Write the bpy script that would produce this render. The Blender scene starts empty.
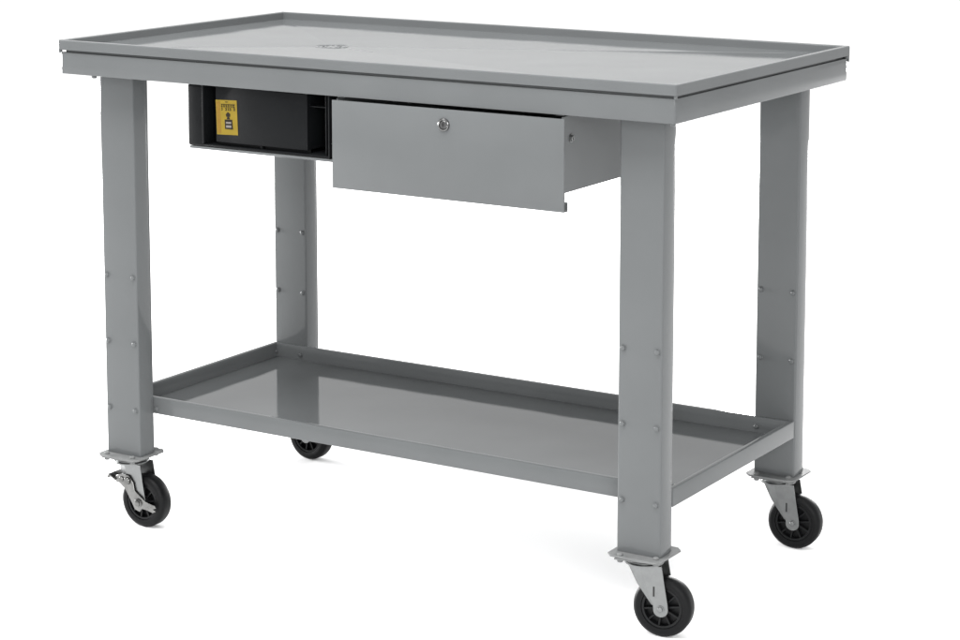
import bpy, bmesh, math
from mathutils import Vector, Matrix

scene = bpy.context.scene
COL = scene.collection

# ---------------------------------------------------------------- dimensions (metres)
G = 1.0862                      # height of the bench top above the floor
H = 0.75                        # half the bench width
D = 0.80504                     # bench depth
ZT, ZG, ZA = G - .0206, G - .0264, G - .0735   # tray skirt bottom, frame top, frame bottom
INS = .004                      # frame inset under the tray
LX, LW, LD = .05786, .0948, .0518
LYF, LYB = .06554, .06907
ZL = G - .92291                 # leg bottom
S1, S0 = G - .79853, G - .83551 # shelf rim top and bottom
BOLT_Z = [G - .5205, G - .6687, G - .8191]
BOLT_X = [.0112, .0851]
ROOT = Vector((0, D / 2, 0))

# ---------------------------------------------------------------- materials
def nodes_of(name):
    m = bpy.data.materials.new(name)
    m.use_nodes = True
    nt = m.node_tree
    return m, nt, nt.nodes['Principled BSDF']

def material(name, col, rough, metal=0., ior=1.45, var=.06, scale=40., bump=.0, bscale=900., rvar=.05, coat=0., wave=0.):
    m, nt, b = nodes_of(name)
    b.inputs['Metallic'].default_value = metal
    b.inputs['IOR'].default_value = ior
    if coat:
        b.inputs['Coat Weight'].default_value = coat
        b.inputs['Coat Roughness'].default_value = .08
    tc = nt.nodes.new('ShaderNodeTexCoord')
    n = nt.nodes.new('ShaderNodeTexNoise')
    n.inputs['Scale'].default_value = scale
    n.inputs['Detail'].default_value = 5
    nt.links.new(tc.outputs['Object'], n.inputs['Vector'])
    r = nt.nodes.new('ShaderNodeValToRGB')
    r.color_ramp.elements[0].position = .3
    r.color_ramp.elements[1].position = .7
    r.color_ramp.elements[0].color = [c * (1 - var) for c in col] + [1]
    r.color_ramp.elements[1].color = [c * (1 + var) for c in col] + [1]
    nt.links.new(n.outputs['Fac'], r.inputs['Fac'])
    nt.links.new(r.outputs['Color'], b.inputs['Base Color'])
    mr = nt.nodes.new('ShaderNodeMapRange')
    mr.inputs['From Min'].default_value = .3
    mr.inputs['From Max'].default_value = .7
    mr.inputs['To Min'].default_value = max(.02, rough - rvar)
    mr.inputs['To Max'].default_value = rough + rvar
    nt.links.new(n.outputs['Fac'], mr.inputs['Value'])
    nt.links.new(mr.outputs['Result'], b.inputs['Roughness'])
    if bump:
        n2 = nt.nodes.new('ShaderNodeTexNoise')
        n2.inputs['Scale'].default_value = bscale
        n2.inputs['Detail'].default_value = 2
        nt.links.new(tc.outputs['Object'], n2.inputs['Vector'])
        bp = nt.nodes.new('ShaderNodeBump')
        bp.inputs['Strength'].default_value = bump
        bp.inputs['Distance'].default_value = .001
        nt.links.new(n2.outputs['Fac'], bp.inputs['Height'])
        nt.links.new(bp.outputs['Normal'], b.inputs['Normal'])
        if wave:          # slight waviness of thin folded sheet
            n3 = nt.nodes.new('ShaderNodeTexNoise')
            n3.inputs['Scale'].default_value = 5
            n3.inputs['Detail'].default_value = 1
            nt.links.new(tc.outputs['Object'], n3.inputs['Vector'])
            bw = nt.nodes.new('ShaderNodeBump')
            bw.inputs['Strength'].default_value = wave
            bw.inputs['Distance'].default_value = .004
            nt.links.new(n3.outputs['Fac'], bw.inputs['Height'])
            nt.links.new(bw.outputs['Normal'], bp.inputs['Normal'])
    return m

PAINT = material('grey_powder_coat', (.0895, .0937, .0955), .05, ior=1.21, var=.045, scale=5, bump=.03, bscale=500, rvar=.015, wave=.25)
PLATE = material('primed_steel_plate', (.13, .133, .133), .55, ior=1.2, var=.12, scale=45, bump=.05)
ZINC = material('zinc_plated_steel', (.155, .159, .159), .38, metal=1, var=.12, scale=60, rvar=.1)
BRIGHT_ZINC = material('bright_zinc', (.13, .13, .127), .3, metal=1, var=.3, scale=45, rvar=.1)
CHROME = material('chrome', (.1, .1, .1), .2, metal=1, var=.05, scale=30)
DARK = material('painted_recess_shade', (.003, .003, .003), .6)  # near-black colour painted as the shade inside slot and keyhole
SHADE = material('painted_hole_shade', (.055, .057, .058), .5)  # grey painted as the shade inside the drain holes
RUBBER = material('black_rubber', (.0028, .0030, .0033), .5, ior=1.22, var=.15, scale=50, bump=.15, bscale=300)
HUB = material('black_nylon', (.0045, .0048, .0052), .4, ior=1.25, var=.1, scale=50)
PLASTIC = material('black_plastic', (.0042, .0046, .0051), .45, ior=1.17, var=.08, scale=12, bump=.1, bscale=700)
YELLOW = material('yellow_sticker', (.155, .11, .013), .5, ior=1.2, var=.08, scale=60)
OCHRE = material('sticker_margin', (.14, .082, .013), .5, ior=1.2, var=.08, scale=60)
INK = material('sticker_ink', (.012, .010, .007), .5, ior=1.2)
PALE = material('sticker_white', (.13, .12, .11), .5, ior=1.2)
FLOOR = material('white_studio_floor', (.93, .93, .93), .9, ior=1.01, var=.004, scale=2)

# ---------------------------------------------------------------- mesh helpers (world coordinates)
def box(bm, x0, x1, y0, y1, z0, z1, bev=.0008, seg=2):
    b2 = bmesh.new()
    vs = [b2.verts.new((x, y, z)) for x in (x0, x1) for y in (y0, y1) for z in (z0, z1)]
    for f in ((0, 1, 3, 2), (4, 6, 7, 5), (0, 4, 5, 1), (2, 3, 7, 6), (0, 2, 6, 4), (1, 5, 7, 3)):
        b2.faces.new([vs[i] for i in f])
    if bev:
        bmesh.ops.bevel(b2, geom=b2.edges[:], offset=bev, segments=seg, affect='EDGES', profile=.5)
    merge(bm, b2)

def merge(bm, b2, mat=None):
    if mat is not None:
        b2.transform(mat)
    me = bpy.data.meshes.new('t')
    b2.to_mesh(me)
    b2.free()
    bm.from_mesh(me)
    bpy.data.meshes.remove(me)

def lathe(bm, profile, seg=48, mat=None):
    """profile: (radius, height) turned about local z"""
    b2 = bmesh.new()
    rings = []
    for r, z in profile:
        if r < 1e-6:
            rings.append([b2.verts.new((0, 0, z))])
        else:
            rings.append([b2.verts.new((r * math.cos(2 * math.pi * i / seg), r * math.sin(2 * math.pi * i / seg), z)) for i in range(seg)])
    for a, b in zip(rings, rings[1:]):
        for i in range(seg):
            j = (i + 1) % seg
            if len(a) == 1 and len(b) == 1:
                continue
            if len(a) == 1:
                b2.faces.new((a[0], b[i], b[j]))
            elif len(b) == 1:
                b2.faces.new((a[i], a[j], b[0]))
            else:
                b2.faces.new((a[i], a[j], b[j], b[i]))
    bmesh.ops.recalc_face_normals(b2, faces=b2.faces[:])
    merge(bm, b2, mat)

def plate(bm, outline, y0, y1, bev=.0006):
    """outline in x,z extruded from y0 to y1"""
    b2 = bmesh.new()
    a = [b2.verts.new((x, y0, z)) for x, z in outline]
    b = [b2.verts.new((x, y1, z)) for x, z in outline]
    n = len(a)
    b2.faces.new(a)
    b2.faces.new(b[::-1])
    for i in range(n):
        j = (i + 1) % n
        b2.faces.new((a[i], b[i], b[j], a[j]))
    bmesh.ops.recalc_face_normals(b2, faces=b2.faces[:])
    if bev:
        es = [e for e in b2.edges if abs(e.verts[0].co.y - e.verts[1].co.y) < 1e-9]
        bmesh.ops.bevel(b2, geom=es, offset=bev, segments=1, affect='EDGES')
    merge(bm, b2)

def sheet(bm, pts_a, pts_b, thick):
    """ruled sheet between two polylines, thickened"""
    b2 = bmesh.new()
    a = [b2.verts.new(p) for p in pts_a]
    b = [b2.verts.new(p) for p in pts_b]
    for i in range(len(a) - 1):
        b2.faces.new((a[i], a[i + 1], b[i + 1], b[i]))
    bmesh.ops.recalc_face_normals(b2, faces=b2.faces[:])
    bmesh.ops.solidify(b2, geom=b2.faces[:], thickness=thick)
    bmesh.ops.recalc_face_normals(b2, faces=b2.faces[:])
    merge(bm, b2)

def rrect(x0, x1, y0, y1, r, n=5):
    out = []
    for cx, cy, a0 in ((x1 - r, y1 - r, 0), (x0 + r, y1 - r, 90), (x0 + r, y0 + r, 180), (x1 - r, y0 + r, 270)):
        for k in range(n + 1):
            a = math.radians(a0 + 90 * k / n)
            out.append((cx + r * math.cos(a), cy + r * math.sin(a)))
    return out

def rim(bm, x0, x1, y0, y1, profile, r=.004):
    b2 = bmesh.new()
    rings = []
    for ins, z in profile:
        rings.append([b2.verts.new((x, y, z)) for x, y in rrect(x0 + ins, x1 - ins, y0 + ins, y1 - ins, max(.0008, r - ins))])
    n = len(rings[0])
    for a, b in zip(rings, rings[1:]):
        for i in range(n):
            j = (i + 1) % n
            b2.faces.new((a[i], a[j], b[j], b[i]))
    bmesh.ops.recalc_face_normals(b2, faces=b2.faces[:])
    merge(bm, b2)

AX_FRONT = Matrix.Rotation(math.radians(90), 4, 'X')      # local z -> world -y
AX_RIGHT = Matrix.Rotation(math.radians(90), 4, 'Y')      # local z -> world +x

def obj(name, bm, mat, parent=None, origin=None, angle=30):
    """origin: world position of the object's own origin"""
    o0 = Vector(origin) if origin is not None else Vector((0, 0, 0))
    bm.transform(Matrix.Translation(-o0))
    me = bpy.data.meshes.new(name)
    bm.to_mesh(me)
    bm.free()
    me.materials.append(mat)
    for p in me.polygons:
        p.use_smooth = True
    me.set_sharp_from_angle(angle=math.radians(angle))
    o = bpy.data.objects.new(name, me)
    COL.objects.link(o)
    pw = Vector((0, 0, 0))
    if parent is not None:
        o.parent = parent
        pw = Vector(parent['_w'])
    o.location = o0 - pw
    o['_w'] = list(o0)
    return o

def copy_tree(o, parent, offset=Vector((0, 0, 0))):
    c = o.copy()
    COL.objects.link(c)
    c.parent = parent
    c.location = o.location + offset
    for ch in list(o.children):
        copy_tree(ch, c)
    return c

def empty(name, loc):
    o = bpy.data.objects.new(name, None)
    COL.objects.link(o)
    o.location = loc
    o.empty_display_size = .05
    o['_w'] = list(loc)
    return o

# ---------------------------------------------------------------- floor
bm = bmesh.new()
vs = [bm.verts.new((x, y, 0)) for x, y in ((-80, -80), (80, -80), (80, 80), (-80, 80))]
bm.faces.new(vs)
fl = obj('floor', bm, FLOOR)
fl['kind'] = 'structure'

# unseen wall added far behind the bench to set what the glossy trays mirror
REFLECTION_WALL = material('reflection_wall_grey', (.72, .72, .72), .95, ior=1.01, var=.01, scale=1)
bm = bmesh.new()
b2 = bmesh.new()
box(b2, -34, 34, 0, .05, .0, 5.7, .005)
merge(bm, b2, Matrix.Translation((-14.2, 25.0, .002)) @ Matrix.Rotation(math.radians(31), 4, 'Z'))
wl = obj('reflection_wall', bm, REFLECTION_WALL)
wl['kind'] = 'structure'

# ================================================================ THE WORKBENCH
bench = empty('rolling_workbench', ROOT)
bench['label'] = 'grey steel workbench on four casters with drained tray top, drawer and lower shelf'
bench['category'] = 'workbench'

# ---------------- tray top
FLZ = G - .0168
bm = bmesh.new()
rim(bm, -H, H, 0, D, [(.0022, ZT), (0, ZT), (0, G - .0022), (.0007, G - .0006), (.0022, G), (.0105, G), (.012, G - .0006),
                      (.0126, G - .002), (.0126, G - .0195)], r=.005)
# folded floor falling in four facets to the drain
dx, dy, dz = -.3110, .4026, G - .0262
DR = .034
ins = .0118
cs = [Vector((-H + ins, ins, FLZ)), Vector((H - ins, ins, FLZ)), Vector((H - ins, D - ins, FLZ)), Vector((-H + ins, D - ins, FLZ))]
d0 = Vector((dx, dy, dz))
b2 = bmesh.new()
NS = 6
for i in range(4):
    a, b = cs[i], cs[(i + 1) % 4]
    es = [a.lerp(b, k / NS) for k in range(NS + 1)]
    outer = [b2.verts.new(e) for e in es]
    inner = []
    for e in es:
        l = (e - d0).to_2d().length
        inner.append(b2.verts.new(d0 + (e - d0) * (DR / l)))
    for k in range(NS):
        b2.faces.new((outer[k], outer[k + 1], inner[k + 1], inner[k]))
    if i == 3:
        continue
    # pressed bead along the fold from the corner to the drain
    u = (a - d0)
    n = Vector((-u.y, u.x, 0)).normalized()
    p, q = d0 + u * ((DR + .004) / u.to_2d().length), d0 + u * (.985, .14, .985)[i]
    up = Vector((0, 0, (.0010, .0010, .0006)[i]))
    dn = Vector((0, 0, -.0004))
    P = [b2.verts.new(v) for v in (p + n * .006 + dn, p + up * .6, p - n * .006 + dn, q - n * .006 + dn, q + up * .4, q + n * .006 + dn)]
    b2.faces.new((P[0], P[1], P[4], P[5])); b2.faces.new((P[1], P[2], P[3], P[4]))
bmesh.ops.remove_doubles(b2, verts=b2.verts[:], dist=1e-5)
bmesh.ops.recalc_face_normals(b2, faces=b2.faces[:])
for f in b2.faces:
    if f.normal.z < 0:
        f.normal_flip()
merge(bm, b2)
# underside sheet and the taller back skirt
box(bm, -H + .014, H - .014, .014, D - .014, ZG - .0075, ZG - .0045, 0)
box(bm, -H + .006, H - .002, D - .0022, D - .0002, G - .034, G - .004, .0004, 1)
# corner tabs that close the shadow gap
for sx in (-1, 1):
    for y0 in (.002, D - .012):
        xa, xb = sorted((sx * (H - .002), sx * (H - .0075)))
        box(bm, xa, xb, y0, y0 + .0055, ZG - .001, ZT + .002, .0004, 1)
tray = obj('tray_top', bm, PAINT, bench, (0, D / 2, G), angle=.25)
for p in tray.data.polygons:          # crisp folds on the floor, soft rim
    p.use_smooth = len(p.vertices) == 4 and abs(p.normal.z) < .97
# drain strainer
bm = bmesh.new()
lathe(bm, [(DR + .0035, -.0004), (DR + .0035, .0004), (DR + .002, .0010), (DR - .002, .0008), (DR - .003, -.0002), (0, -.0006)], 40,
      Matrix.Translation((dx, dy, dz + .0006)))
for k in range(8):
    b2 = bmesh.new()
    box(b2, .010, .029, -.0022, .0022, -.003, .0002, .0006)
    merge(bm, b2, Matrix.Translation((dx, dy, dz)) @ Matrix.Rotation(2 * math.pi * k / 10 + .2, 4, 'Z'))
drain = obj('drain_strainer', bm, PAINT, tray, (dx, dy, dz))
bm = bmesh.new()
for ring, cnt in ((.020, 10),):  # solid discs, their colour stands in for shade in the holes
    for k in range(cnt):
        a = 2 * math.pi * k / cnt + ring * 40
        lathe(bm, [(.0028, -.0002), (.0028, .0004), (0, .0004)], 10,
              Matrix.Translation((dx + ring * math.cos(a), dy + ring * math.sin(a), dz + .0004)))
# ---------------- frame (apron)
dh = obj('drain_hole_shade', bm, SHADE, tray, (dx, dy, dz))
bm = bmesh.new()
x0, x1, y0, y1 = -H + INS, H - INS, INS, D - INS
rim(bm, x0, x1, y0, y1, [(.030, ZA + .0025), (.030, ZA), (.0018, ZA), (.0005, ZA + .0005), (0, ZA + .0018), (0, ZG - .0018), (.0005, ZG - .0005), (.0018, ZG),
                         (.013, ZG), (.013, ZG - .002), (.0025, ZG - .002), (.0025, ZA + .0025), (.030, ZA + .0025)], r=.006)
rim(bm, x0 + .008, x1 - .008, y0 + .008, y1 - .008, [(0, ZG - .001), (0, ZT - .0004), (.002, ZT - .0004), (.002, ZG - .001)], r=.002)
for xx in (-.30, .12, .56):
    box(bm, xx - .02, xx + .02, y0 + .004, y1 - .004, ZG - .024, ZG - .0078, .001)
frame = obj('top_frame', bm, PAINT, bench, (0, D / 2, ZA))
# small screw heads under the frame
for x, y in ((-.6594, .014), (.7345, .016)):
    bm = bmesh.new()
    lathe(bm, [(0, -.0055), (.004, -.0055), (.0055, -.004), (.0058, .0005), (0, .0005)], 14, Matrix.Translation((x, y, ZA)))
    obj('frame_screw', bm, PAINT, frame, (x, y, ZA))

# ---------------- legs
def make_bolt(parent, x, y, z, mat=PAINT, s=1.):
    bm = bmesh.new()
    m = Matrix.Translation((x, y, z)) @ AX_FRONT
    lathe(bm, [(.0068 * s, -.0006), (.0068 * s, .0008), (.0056 * s, .0013)], 20, m)
    lathe(bm, [(.0056 * s, .0010), (.0056 * s, .0032), (.0046 * s, .0046), (.0022 * s, .0053), (0, .0054)], 6, m)
    return obj('bolt', bm, mat, parent, (x, y, z), angle=40)

def make_leg(xl, y):
    bm = bmesh.new()
    # folded channel: front, two cheeks and narrow back returns
    b2 = bmesh.new()
    t, r = .0025, .0045
    top = ZG - .0035
    # front channel and the closing channel nested inside its back edge
    for out, z0 in ((rrect(xl, xl + LW, y, y + LD - .007, r, 4), ZL), (rrect(xl + .0018, xl + LW - .0018, y + .006, y + LD, .003, 4), ZL + .0003)):
        a = [b2.verts.new((px, py, z0)) for px, py in out]
        b = [b2.verts.new((px, py, top)) for px, py in out]
        n = len(a)
        for i in range(n):
            j = (i + 1) % n
            b2.faces.new((a[i], a[j], b[j], b[i]))
        b2.faces.new(a[::-1])
        b2.faces.new(b)
        top -= .0004
    bmesh.ops.recalc_face_normals(b2, faces=b2.faces[:])
    merge(bm, b2)
    return bm

legs = []
def leg_at(xl, y, lower_proud):
    if not legs:
        l = obj('leg', make_leg(xl, y), PAINT, bench, (xl + LW / 2, y + LD / 2, ZL))
        for z in BOLT_Z:
            for bx in BOLT_X:
                make_bolt(l, xl + bx, y, z)
        # weld bead and foot flange
        bm = bmesh.new()
        fx, fy, c = .0105, .028, .012
        X0, X1, Y0, Y1 = xl - fx, xl + LW + fx, y - fy, y + LD + fy
        b2 = bmesh.new()
        pts = [(X0 + c, Y0), (X1 - c, Y0), (X1, Y0 + c), (X1, Y1 - c), (X1 - c, Y1), (X0 + c, Y1), (X0, Y1 - c), (X0, Y0 + c)]
        lo = [b2.verts.new((px, py, ZL - .0042)) for px, py in pts]
        hi = [b2.verts.new((px, py, ZL - .0004)) for px, py in pts]
        for i in range(8):
            j = (i + 1) % 8
            b2.faces.new((lo[i], lo[j], hi[j], hi[i]))
        b2.faces.new(lo[::-1]); b2.faces.new(hi)
        bmesh.ops.recalc_face_normals(b2, faces=b2.faces[:])
        bmesh.ops.bevel(b2, geom=b2.edges[:], offset=.0008, segments=1, affect='EDGES')
        merge(bm, b2)
        obj('foot_flange', bm, PLATE, l, (xl + LW / 2, y + LD / 2, ZL))
        legs.append((l, Vector((xl, y, 0))))
        return l
    l0, p0 = legs[0]
    l = copy_tree(l0, bench, Vector((xl, y, 0)) - p0)
    if lower_proud:        # lowest pair sits on the shelf rim in front of the leg
        for ch in l.children:
            if ch.name.startswith('bolt') and ch.location.z < BOLT_Z[2] - ZL + .01:
                ch.location.y -= .0128
    return l

XL, XR = -H + LX, H - LX - LW
YF, YB = LYF, D - LYB - LD
leg_at(XL, YF, False); leg_at(XR, YF, False); leg_at(XL, YB, True); leg_at(XR, YB, True)

# ---------------- lower shelf
bm = bmesh.new()
sx0, sx1, sy0, sy1 = -H + LX + .0006, H - LX - .0006, YF + LD + .0006, YB - .0006
rim(bm, sx0, sx1, sy0, sy1, [(.001, S0), (0, S0 + .001), (0, S1 - .002), (.0006, S1 - .0006), (.002, S1), (.010, S1), (.0116, S1 - .0006), (.0122, S1 - .002),
                             (.0122, S0 + .0005)], r=.003)
box(bm, sx0 + .0015, sx1 - .0015, sy0 + .0015, sy1 - .0015, S0 + .0002, S0 + .0030, 0)
box(bm, sx0 + .05, sx1 - .05, (sy0 + sy1) / 2 - .03, (sy0 + sy1) / 2 + .03, S0 - .012, S0 + .0001, .001)
shelf = obj('lower_shelf', bm, PAINT, bench, (0, D / 2, S0))
for x, y, m in ((XL + LW + .006, sy0, 0), (XR + LW - .02, sy0 + .03, 1)):
    bm = bmesh.new()
    mm = Matrix.Translation((x, y, S0 + .012)) @ AX_FRONT if m == 0 else Matrix.Translation((sx1 - .0125 - .004, y, S1 - .004))
    lathe(bm, [(.0045, -.0006), (.0045, .002), (.003, .0035), (0, .0038)], 14, mm)
    obj('shelf_screw', bm, PAINT, shelf, (x, y, S0 + .012))

# ---------------- drawer
PX0, PX1 = -.0207, .5150
PZ1, PZ0 = G - .0800, G - .2584
bm = bmesh.new()
bx0, bx1, by0, by1, bz0, bz1 = -.012, .5085, .0028, .47, G - .2235, G - .0772
t = .0015
box(bm, bx0, bx1, by0, by1, bz0, bz0 + t, 0)
box(bm, bx0, bx0 + t, by0, by1, bz0 + t + .0001, bz1, 0)
box(bm, bx1 - t, bx1, by0, by1, bz0 + t + .0001, bz1, 0)
box(bm, bx0 + t + .0001, bx1 - t - .0001, by1 - t, by1, bz0 + t + .0001, bz1, 0)
box(bm, bx0 + t + .0001, bx1 - t - .0001, by0, by0 + t, bz0 + t + .0001, bz1 - .012, 0)
drawer = obj('drawer', bm, PAINT, bench, ((bx0 + bx1) / 2, by0, bz0))
bm = bmesh.new()
box(bm, PX0, PX1, -.002, .0022, PZ0, PZ1, .0007)
box(bm, PX0, PX1, .0024, .0145, PZ0, PZ0 + .0018, .0004, 1)
box(bm, PX0, PX1, .0128, .0146, PZ0 + .002, PZ0 + .018, .0004, 1)
fp = obj('drawer_front', bm, PAINT, drawer, ((PX0 + PX1) / 2, 0, PZ0))
# lock
lx, lz = .2465, G - .1100
bm = bmesh.new()
m = Matrix.Translation((lx, -.002, lz)) @ AX_FRONT
lathe(bm, [(.0125, -.0005), (.0130, .001), (.0125, .0030), (.0105, .0042), (.0092, .0036), (.0088, .0012), (.0088, .0006)], 36, m)
lathe(bm, [(.0084, .0006), (.0084, .0034), (.0076, .0042), (0, .0044)], 30, m)
lock = obj('lock', bm, CHROME, drawer, (lx, -.002, lz))
bm = bmesh.new()
box(bm, lx - .0010, lx + .0010, -.0068, -.0060, lz - .0052, lz + .0052, .0002, 1)
lathe(bm, [(.0022, -.0003), (.0022, .0004), (0, .0004)], 14, Matrix.Translation((lx, -.0064, lz)) @ AX_FRONT)
obj('keyhole', bm, DARK, drawer, (lx, -.0064, lz))  # black inlay, its colour stands for the shade in the keyhole
# screw on the side
bm = bmesh.new()
m = Matrix.Translation((bx1, .036, G - .1207)) @ AX_RIGHT
lathe(bm, [(.0085, -.0004), (.0085, .0012), (.006, .0016), (.006, .0046), (.0048, .0056), (.0028, .0056), (.0022, .0040), (0, .0040)], 20, m)
obj('side_screw', bm, ZINC, drawer, (bx1, .036, G - .1207))
# runners that carry the drawer
for xa, xb in ((bx0 - .004, bx0 + .012), (bx1 - .020, bx1 - .004)):
    bm = bmesh.new()
    box(bm, xa, xb, .012, .48, bz1 + .0008, ZG - .004, .0008)
    obj('drawer_runner', bm, PAINT, bench, ((xa + xb) / 2, .2, bz1))

# ---------------- carrier under the black bin
BX0, BX1, BY0, BY1, BZ0, BZ1 = -.4010, -.0355, .010, .46, G - .2030, G - .0742
bm = bmesh.new()
box(bm, BX0 + .004, BX1 + .006, BY0 + .001, BY1, BZ0 - .0060, BZ0 - .0006, .001)
box(bm, BX0 - .0055, BX0 - .0025, .14, .36, BZ0 - .0055, ZG - .004, .0006)
box(bm, BX0 - .0055, BX0 + .0035, .14, .36, BZ0 - .0058, BZ0 - .0040, .0006)
box(bm, BX1 + .0062, BX1 + .0092, .10, .40, BZ0 - .0055, ZG - .004, .0006)
obj('bin_carrier', bm, PAINT, bench, ((BX0 + BX1) / 2, .2, BZ0))

# ---------------- casters
WC = .0408                    # trail of the wheel behind the swivel
WR, WW = .0588, .0378
AZ = WR                       # axle height
def yard(cx, cy):
    """caster facing +x trail, swivel axis at cx, cy: returns the part with its sub-parts"""
    T = Matrix.Translation((cx, cy, 0))
    org = (cx, cy, ZL - .009)
    # fork: crown dish, two tapering cheeks, wrapped nose
    bm = bmesh.new()
    zt = ZL - .0195
    hw = .0228
    lathe(bm, [(0, ZL - .0093), (.032, ZL - .0093), (.036, ZL - .0108), (.0365, ZL - .0128), (.034, ZL - .0150), (.034, zt + .0022), (0, zt + .0022)], 40)
    lathe(bm, [(0, zt + .002), (.0385, zt + .002), (.0392, zt + .001), (.0385, zt - .0016), (0, zt - .0016)], 40)
    box(bm, -.012, .034, -hw, hw, zt - .0022, zt + .0016, .0008)
    for s in (-1, 1):
        rr = .0150
        arc = [(WC + .006 + rr * math.cos(math.radians(a)), AZ - .001 + rr * math.sin(math.radians(a))) for a in range(180, 366, 15)]
        arc = [(x - .006, z) for x, z in arc]
        outl = [(-.004, zt)] + [(.0215, AZ + .016)] + arc[0:] + [(.0460 + .006, AZ + .020), (.034, zt)]
        outl = [(-.004, zt), (.0135, AZ + .030), (.0255, AZ + .006)] + arc[1:] + [(WC + .0140, AZ + .010), (.0420, zt)]
        plate(bm, outl, s * hw - .0012, s * hw + .0012)
        # wrapped nose flange, wide at the crown and running out towards the axle
        A, B = [], []
        N = 10
        for k in range(N + 1):
            q = k / N
            z = zt + (AZ + .006 - zt) * q
            xb = -.004 + (.0135 + .004) * min(1, q / .58) if q < .58 else .0135 + (.0255 - .0135) * (q - .58) / .42
            xl = -.0375 + (.0215 + .0375) * q
            c = hw * max(.04, (1 - q / .55)) if q < .5 else .0030
            A.append((xb, s * hw, z))
            B.append((min(xl, xb - .001), s * (hw - max(.0020, min(hw, c)) * .96), z))
        sheet(bm, A, B, .002)
    bm.transform(T)
    fork = obj('caster', bm, ZINC, bench, org, angle=35)
    # mounting plate bolted to the leg flange
    bm = bmesh.new()
    box(bm, -.046, .046, -.049, .049, ZL - .0082, ZL - .0046, .0015)
    for sx in (-1, 1):
        for sy in (-1, 1):
            lathe(bm, [(0, -.0135), (.0052, -.0135), (.0062, -.0122), (.0062, -.0090), (0, -.0090)], 6, Matrix.Translation((sx * .036, sy * .0405, ZL)))
            lathe(bm, [(.0058, -.0006), (.0058, .0030), (.004, .0044), (0, .0046)], 12, Matrix.Translation((sx * .036, sy * .0405, ZL)))
    bm.transform(T)
    obj('mounting_plate', bm, PLATE, fork, org)
    # cheek slot: a black plate painted as the shade inside it
    for s in (-1, 1):
        bm = bmesh.new()
        box(bm, .0255, .0290, s * (hw + .0011) - .0005, s * (hw + .0011) + .0005, AZ + .024, AZ + .044, .0003, 1)
        bm.transform(T)
        obj('fork_slot', bm, DARK, fork, org)
    W = T @ Matrix.Translation((WC, 0, AZ)) @ AX_FRONT
    hwid = WW / 2
    # tyre
    bm = bmesh.new()
    pr = [(.0400, -hwid + .004), (.0415, -hwid + .0012), (.0480, -hwid), (.0525, -hwid + .0012), (.0573, -hwid + .0050), (WR, -hwid + .0100), (WR, hwid - .0100), (.0573, hwid - .0050),
          (.0525, hwid - .0012), (.0480, hwid), (.0415, hwid - .0012), (.0400, hwid - .004), (.0400, -hwid + .004)]
    lathe(bm, pr, 72, W)
    wo = (cx + WC, cy, AZ)
    obj('tyre', bm, RUBBER, fork, wo, angle=35)
    # hub with ribs on both faces
    bm = bmesh.new()
    lathe(bm, [(0, -.004), (.0402, -.004), (.0402, .004), (0, .004)], 48, W)
    lathe(bm, [(.0360, -hwid + .003), (.0402, -hwid + .003), (.0402, hwid - .003), (.0360, hwid - .003), (.0350, .003), (.0350, -.003), (.0360, -hwid + .003)], 48, W)
    lathe(bm, [(0, -hwid - .001), (.0110, -hwid - .001), (.0125, -hwid + .001), (.0135, 0), (.0125, hwid - .001), (.0110, hwid + .001), (0, hwid + .001)], 32, W)
    for k in range(10):
        b2 = bmesh.new()
        box(b2, .010, .0365, -.0018, .0018, -hwid + .0045, hwid - .0045, .0005, 1)
        merge(bm, b2, W @ Matrix.Rotation(2 * math.pi * k / 10 + .15, 4, 'Z'))
    obj('wheel_hub', bm, HUB, fork, wo, angle=35)
    # axle
    bm = bmesh.new()
    lathe(bm, [(0, -.0290), (.0050, -.0290), (.0062, -.0275), (.0062, -.0240), (.0040, -.0240), (.0040, .0240), (.0075, .0240), (.0075, .0252), (.0055, .0254), (.0052, .0278), (.0040, .0288), (0, .0288)], 20, W)
    obj('axle', bm, ZINC, fork, wo, angle=35)
    return fork

def spin(o, a):
    o.rotation_euler = (0, 0, a)

CXL, CXR, CYF, CYB = XL + LW / 2, XR + LW / 2, YF + LD / 2, YB + LD / 2
front_right = yard(CXR, CYF)
back_right = copy_tree(front_right, bench, Vector((0, CYB - CYF, 0)))
back_left = copy_tree(front_right, bench, Vector((CXL - CXR, CYB - CYF, 0)))
front_left = copy_tree(front_right, bench, Vector((CXL - CXR, 0, 0)))
front_left['_w'] = [CXL, CYF, ZL - .009]
# brake on the front left caster, cut and folded from zinc plate
bm = bmesh.new()
Y0 = -.0275
outl = [(-.022, AZ + .054), (-.006, AZ + .060), (.014, AZ + .058), (.026, AZ + .044), (.030, AZ + .026), (.050, AZ + .012), (.060, AZ + .005), (.086, AZ + .000), (.089, AZ - .005),
        (.080, AZ - .009), (.088, AZ - .013), (.080, AZ - .017), (.062, AZ - .013), (.050, AZ - .012), (.043, AZ - .020), (.030, AZ - .016), (.022, AZ - .002), (.004, AZ + .026), (-.012, AZ + .038), (-.028, AZ + .044)]
plate(bm, outl, Y0 - .0014, Y0 + .0010, .0005)
lathe(bm, [(.010, -.0005), (.010, .002), (.0078, .0032), (.0074, .0062), (.0050, .0074), (0, .0076)], 24, Matrix.Translation((WC - .001, Y0 - .0012, AZ)) @ AX_FRONT)
lathe(bm, [(.0085, -.0005), (.0085, .003), (.007, .0046), (0, .0054)], 20, Matrix.Translation((.010, Y0 - .0012, AZ + .046)) @ AX_FRONT)
lathe(bm, [(.006, -.0005), (.006, .0024), (.0045, .004), (0, .0045)], 16, Matrix.Translation((-.006, Y0 - .0012, AZ + .048)) @ AX_FRONT)
bm.transform(Matrix.Translation((CXL, CYF, 0)))
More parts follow.
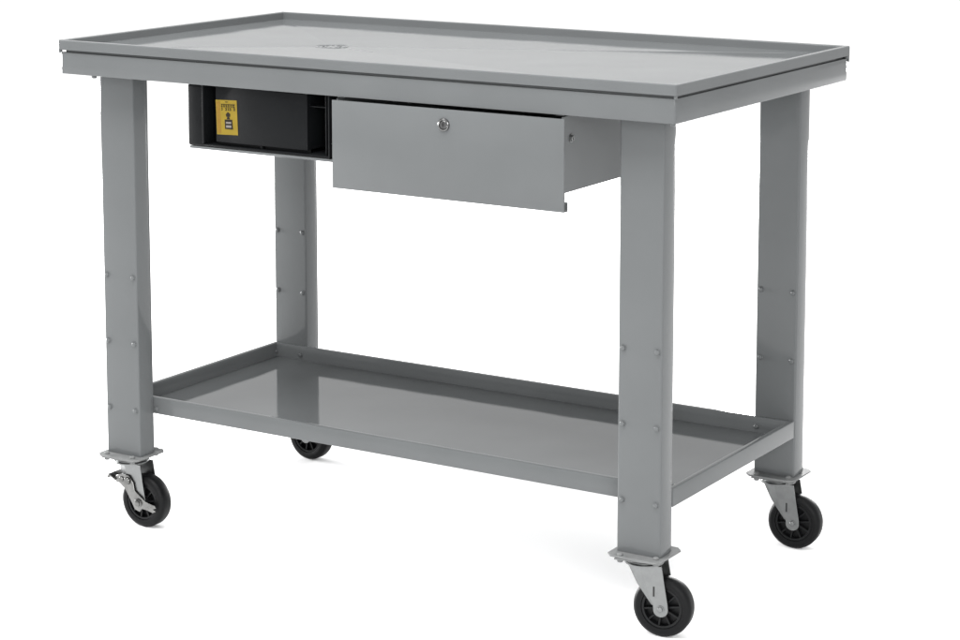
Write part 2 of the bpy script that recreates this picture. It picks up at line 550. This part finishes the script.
obj('brake_plate', bm, BRIGHT_ZINC, front_left, (CXL, CYF, ZL - .009), angle=35)
bm = bmesh.new()
b2 = bmesh.new()
box(b2, -.018, .004, -.034, .020, -.0016, .0016, .001)
box(b2, -.018, -.0146, -.034, .020, -.009, .0016, .001)
merge(bm, b2, Matrix.Translation((-.024, 0, AZ + .047)) @ Matrix.Rotation(math.radians(28), 4, 'Y'))
lathe(bm, [(0, -.036), (.0062, -.036), (.0072, -.034), (.0072, .022), (0, .022)], 20, Matrix.Translation((-.022, -.002, AZ + .0445)) @ AX_FRONT)
bm.transform(Matrix.Translation((CXL, CYF, 0)))
obj('brake_pedal', bm, BRIGHT_ZINC, front_left, (CXL, CYF, ZL - .009), angle=35)
spin(front_right, .18); spin(back_right, .10); spin(back_left, -.05); spin(front_left, .02)

# ================================================================ THE BLACK BIN
binroot = empty('plastic_bin', ((BX0 + BX1) / 2, (BY0 + BY1) / 2, BZ0))
binroot['label'] = 'black plastic storage bin with yellow warning sticker, slung under the bench top beside the drawer'
binroot['category'] = 'storage bin'
bm = bmesh.new()
t = .003
PY = .0160                      # plane of the end panel
PL, PR = -.3300, -.0950         # its left and right edges
RL = -.3585                     # inner edge of the left rib
BK = .0950                      # back of the deep pockets
box(bm, BX0, BX1, BK + .0032, BY1, BZ0, BZ0 + t, .001)
box(bm, BX0, BX0 + t, BK + .0032, BY1, BZ0 + t, BZ1, .001)
box(bm, BX1 - t, BX1, BK + .0032, BY1, BZ0 + t, BZ1, .001)
box(bm, BX0 + t, BX1 - t, BY1 - t, BY1, BZ0 + t, BZ1, .001)
box(bm, BX0, BX1, BK, BK + .003, BZ0 + .0005, BZ1, .0006)                 # end wall behind the pockets
box(bm, PL, PR, PY, PY + .0028, BZ0 + .0120, BZ1, .0008)                   # end panel
for xx in (PL + .0002, PR - .0032):                                        # returns from panel to end wall
    box(bm, xx, xx + .003, PY + .0024, BK, BZ0 + .0125, BZ1, 0)
box(bm, PL, PR, PY + .010, PY + .013, BZ0 + .002, BZ0 + .0130, .0004)
box(bm, BX0, RL, BY0, BK, BZ0 + .0005, BZ1, .0045, 3)                      # left corner post
box(bm, RL - .0030, RL + .0016, BY0 - .0012, BY0 + .006, BZ0 + .006, BZ1, .0008)
box(bm, -.0500, -.0475, BY0 + .006, BK, BZ0 + .004, BZ1, .0006)            # thin ribs in the right pocket
box(bm, BX1 - .0035, BX1, BY0, BK, BZ0 + .0005, BZ1, .0010)
box(bm, PR + .0004, BX1, BY0 + .012, BK, G - .1020, G - .0998, .0006)
box(bm, BX0 + .004, BX1, BY0 + .001, BK, BZ0 + .0004, BZ0 + .0052, .0015)  # floor lip
box(bm, -.2170, -.2110, PY + .002, PY + .011, BZ0 + .004, BZ0 + .0122, .001)
binb = obj('bin_body', bm, PLASTIC, binroot, ((BX0 + BX1) / 2, (BY0 + BY1) / 2, BZ0))
# sticker
def quad_plate(x0, x1, z0, z1, y, th=.0003):
    b2 = bmesh.new()
    box(b2, x0, x1, y - th, y, z0, z1, 0)
    return b2
SX0, SX1, SZ0, SZ1 = -.3285, -.2735, G - .1745, G - .1020
sy = PY - .0003
tilt = Matrix.Translation(((SX0 + SX1) / 2, 0, (SZ0 + SZ1) / 2)) @ Matrix.Rotation(math.radians(-2.0), 4, 'Y') @ Matrix.Translation((-(SX0 + SX1) / 2, 0, -(SZ0 + SZ1) / 2))
b = bmesh.new()
merge(b, quad_plate(SX0, SX1, SZ0, SZ1, sy), tilt)
st = obj('warning_sticker', b, YELLOW, binroot, ((SX0 + SX1) / 2, PY, (SZ0 + SZ1) / 2))
b = bmesh.new()
merge(b, quad_plate(SX0 + .0015, SX0 + .0115, SZ0 + .003, SZ1 - .003, sy - .0003, .0002), tilt)
obj('sticker_band', b, OCHRE, st, (SX0, PY, SZ0))
w, hgt = SX1 - SX0, SZ1 - SZ0
def U(u): return SX0 + u * w
def V(v): return SZ1 - v * hgt
b = bmesh.new()
yy = sy - .0006
def ink(u0, u1, v0, v1):
    merge(b, quad_plate(U(u0), U(u1), V(v1), V(v0), yy, .0002), tilt)
ink(.46, .58, .045, .065)
# header: two lines of small lettering
for k, (u0, u1) in enumerate(((.26, .33), (.37, .44), (.48, .55), (.59, .66), (.70, .77), (.81, .90))):
    ink(u0, u0 + .022, .13, .205); ink(u0, u1, .13, .150); ink(u0 + .012, u1, .175, .205)
ink(.26, .92, .115, .124)
for u0, u1 in ((.26, .31), (.44, .52), (.56, .61), (.64, .73), (.82, .92)):
    ink(u0, u1, .225, .243); ink((u0 + u1) / 2, (u0 + u1) / 2 + .03, .225, .30); ink(u0, u1, .283, .30)
def poly(pts):
    b2 = bmesh.new()
    f = [b2.verts.new((U(u), yy, V(v))) for u, v in pts]
    bk = [b2.verts.new((U(u), yy - .0002, V(v))) for u, v in pts]
    b2.faces.new(f); b2.faces.new(bk[::-1])
    for i in range(len(f)):
        j = (i + 1) % len(f)
        b2.faces.new((f[i], f[j], bk[j], bk[i]))
    bmesh.ops.recalc_face_normals(b2, faces=b2.faces[:])
    merge(b, b2, tilt)
poly([(.57, .34), (.68, .40), (.66, .48), (.49, .48), (.46, .41)])
poly([(.53, .485), (.62, .485), (.66, .55), (.50, .55)])
poly([(.40, .56), (.76, .56), (.78, .84), (.40, .83)])
obj('sticker_print', b, INK, st, (SX0, PY, SZ0))
b = bmesh.new()
yy = sy - .0010
ink(.46, .71, .625, .675); ink(.46, .71, .725, .790)  # pale printed bars on the dark box
obj('sticker_pale_bars', b, PALE, st, (SX0, PY, SZ0))

for o in bpy.data.objects:
    if '_w' in o:
        del o['_w']

# ---------------------------------------------------------------- light: white studio surround, soft boxes and added floor washes
w = bpy.data.worlds.new('World')
scene.world = w
w.use_nodes = True
bg = w.node_tree.nodes['Background']
bg.inputs['Color'].default_value = (1, 1, 1, 1)
bg.inputs['Strength'].default_value = 1.17

def softbox(name, loc, target, size, power):
    l = bpy.data.lights.new(name, 'AREA')
    l.shape = 'RECTANGLE'
    l.size, l.size_y = size
    l.energy = power
    o = bpy.data.objects.new(name, l)
    COL.objects.link(o)
    o.location = loc
    o.rotation_euler = (Vector(target) - Vector(loc)).to_track_quat('-Z', 'Y').to_euler()
    return o
softbox('added_floor_wash', (-5.6, .9, .72), (.8, .4, 0.1), (3.2, .9), 1000)  # unseen lamp added to whiten the floor beneath the shelf
softbox('added_back_wash', (-.9, 6.4, .75), (.5, .2, .05), (2.2, .9), 560)  # second unseen lamp, added behind to clear the floor shadow
softbox('softbox_key', (3.7, -4.7, 2.4), (.1, .3, .5), (2.8, 2.0), 215)
softbox('softbox_overhead', (-.1, -.7, 3.6), (.1, .35, 0), (3.2, 2.6), 265)

# ---------------------------------------------------------------- camera
cam = bpy.data.cameras.new('camera')
cam.sensor_fit = 'HORIZONTAL'
cam.sensor_width = 36
cam.lens = 2256.93368 / 960 * 36
cam.shift_x = (480 - 507.58086) / 960
cam.shift_y = (113.60675 - 320) / 960
cam.clip_start = .1
cam.clip_end = 500
co = bpy.data.objects.new('camera', cam)
COL.objects.link(co)
co.location = (2.60529, -3.63727, .50218 + G)
co.rotation_euler = (math.radians(82.2353), math.radians(-.0955), math.radians(31.3619))
scene.camera = co

scene.view_settings.view_transform = 'Standard'
scene.view_settings.look = 'None'
scene.view_settings.exposure = 0
scene.view_settings.gamma = 1
scene.cycles.max_bounces = 10
scene.cycles.diffuse_bounces = 6
scene.cycles.glossy_bounces = 6
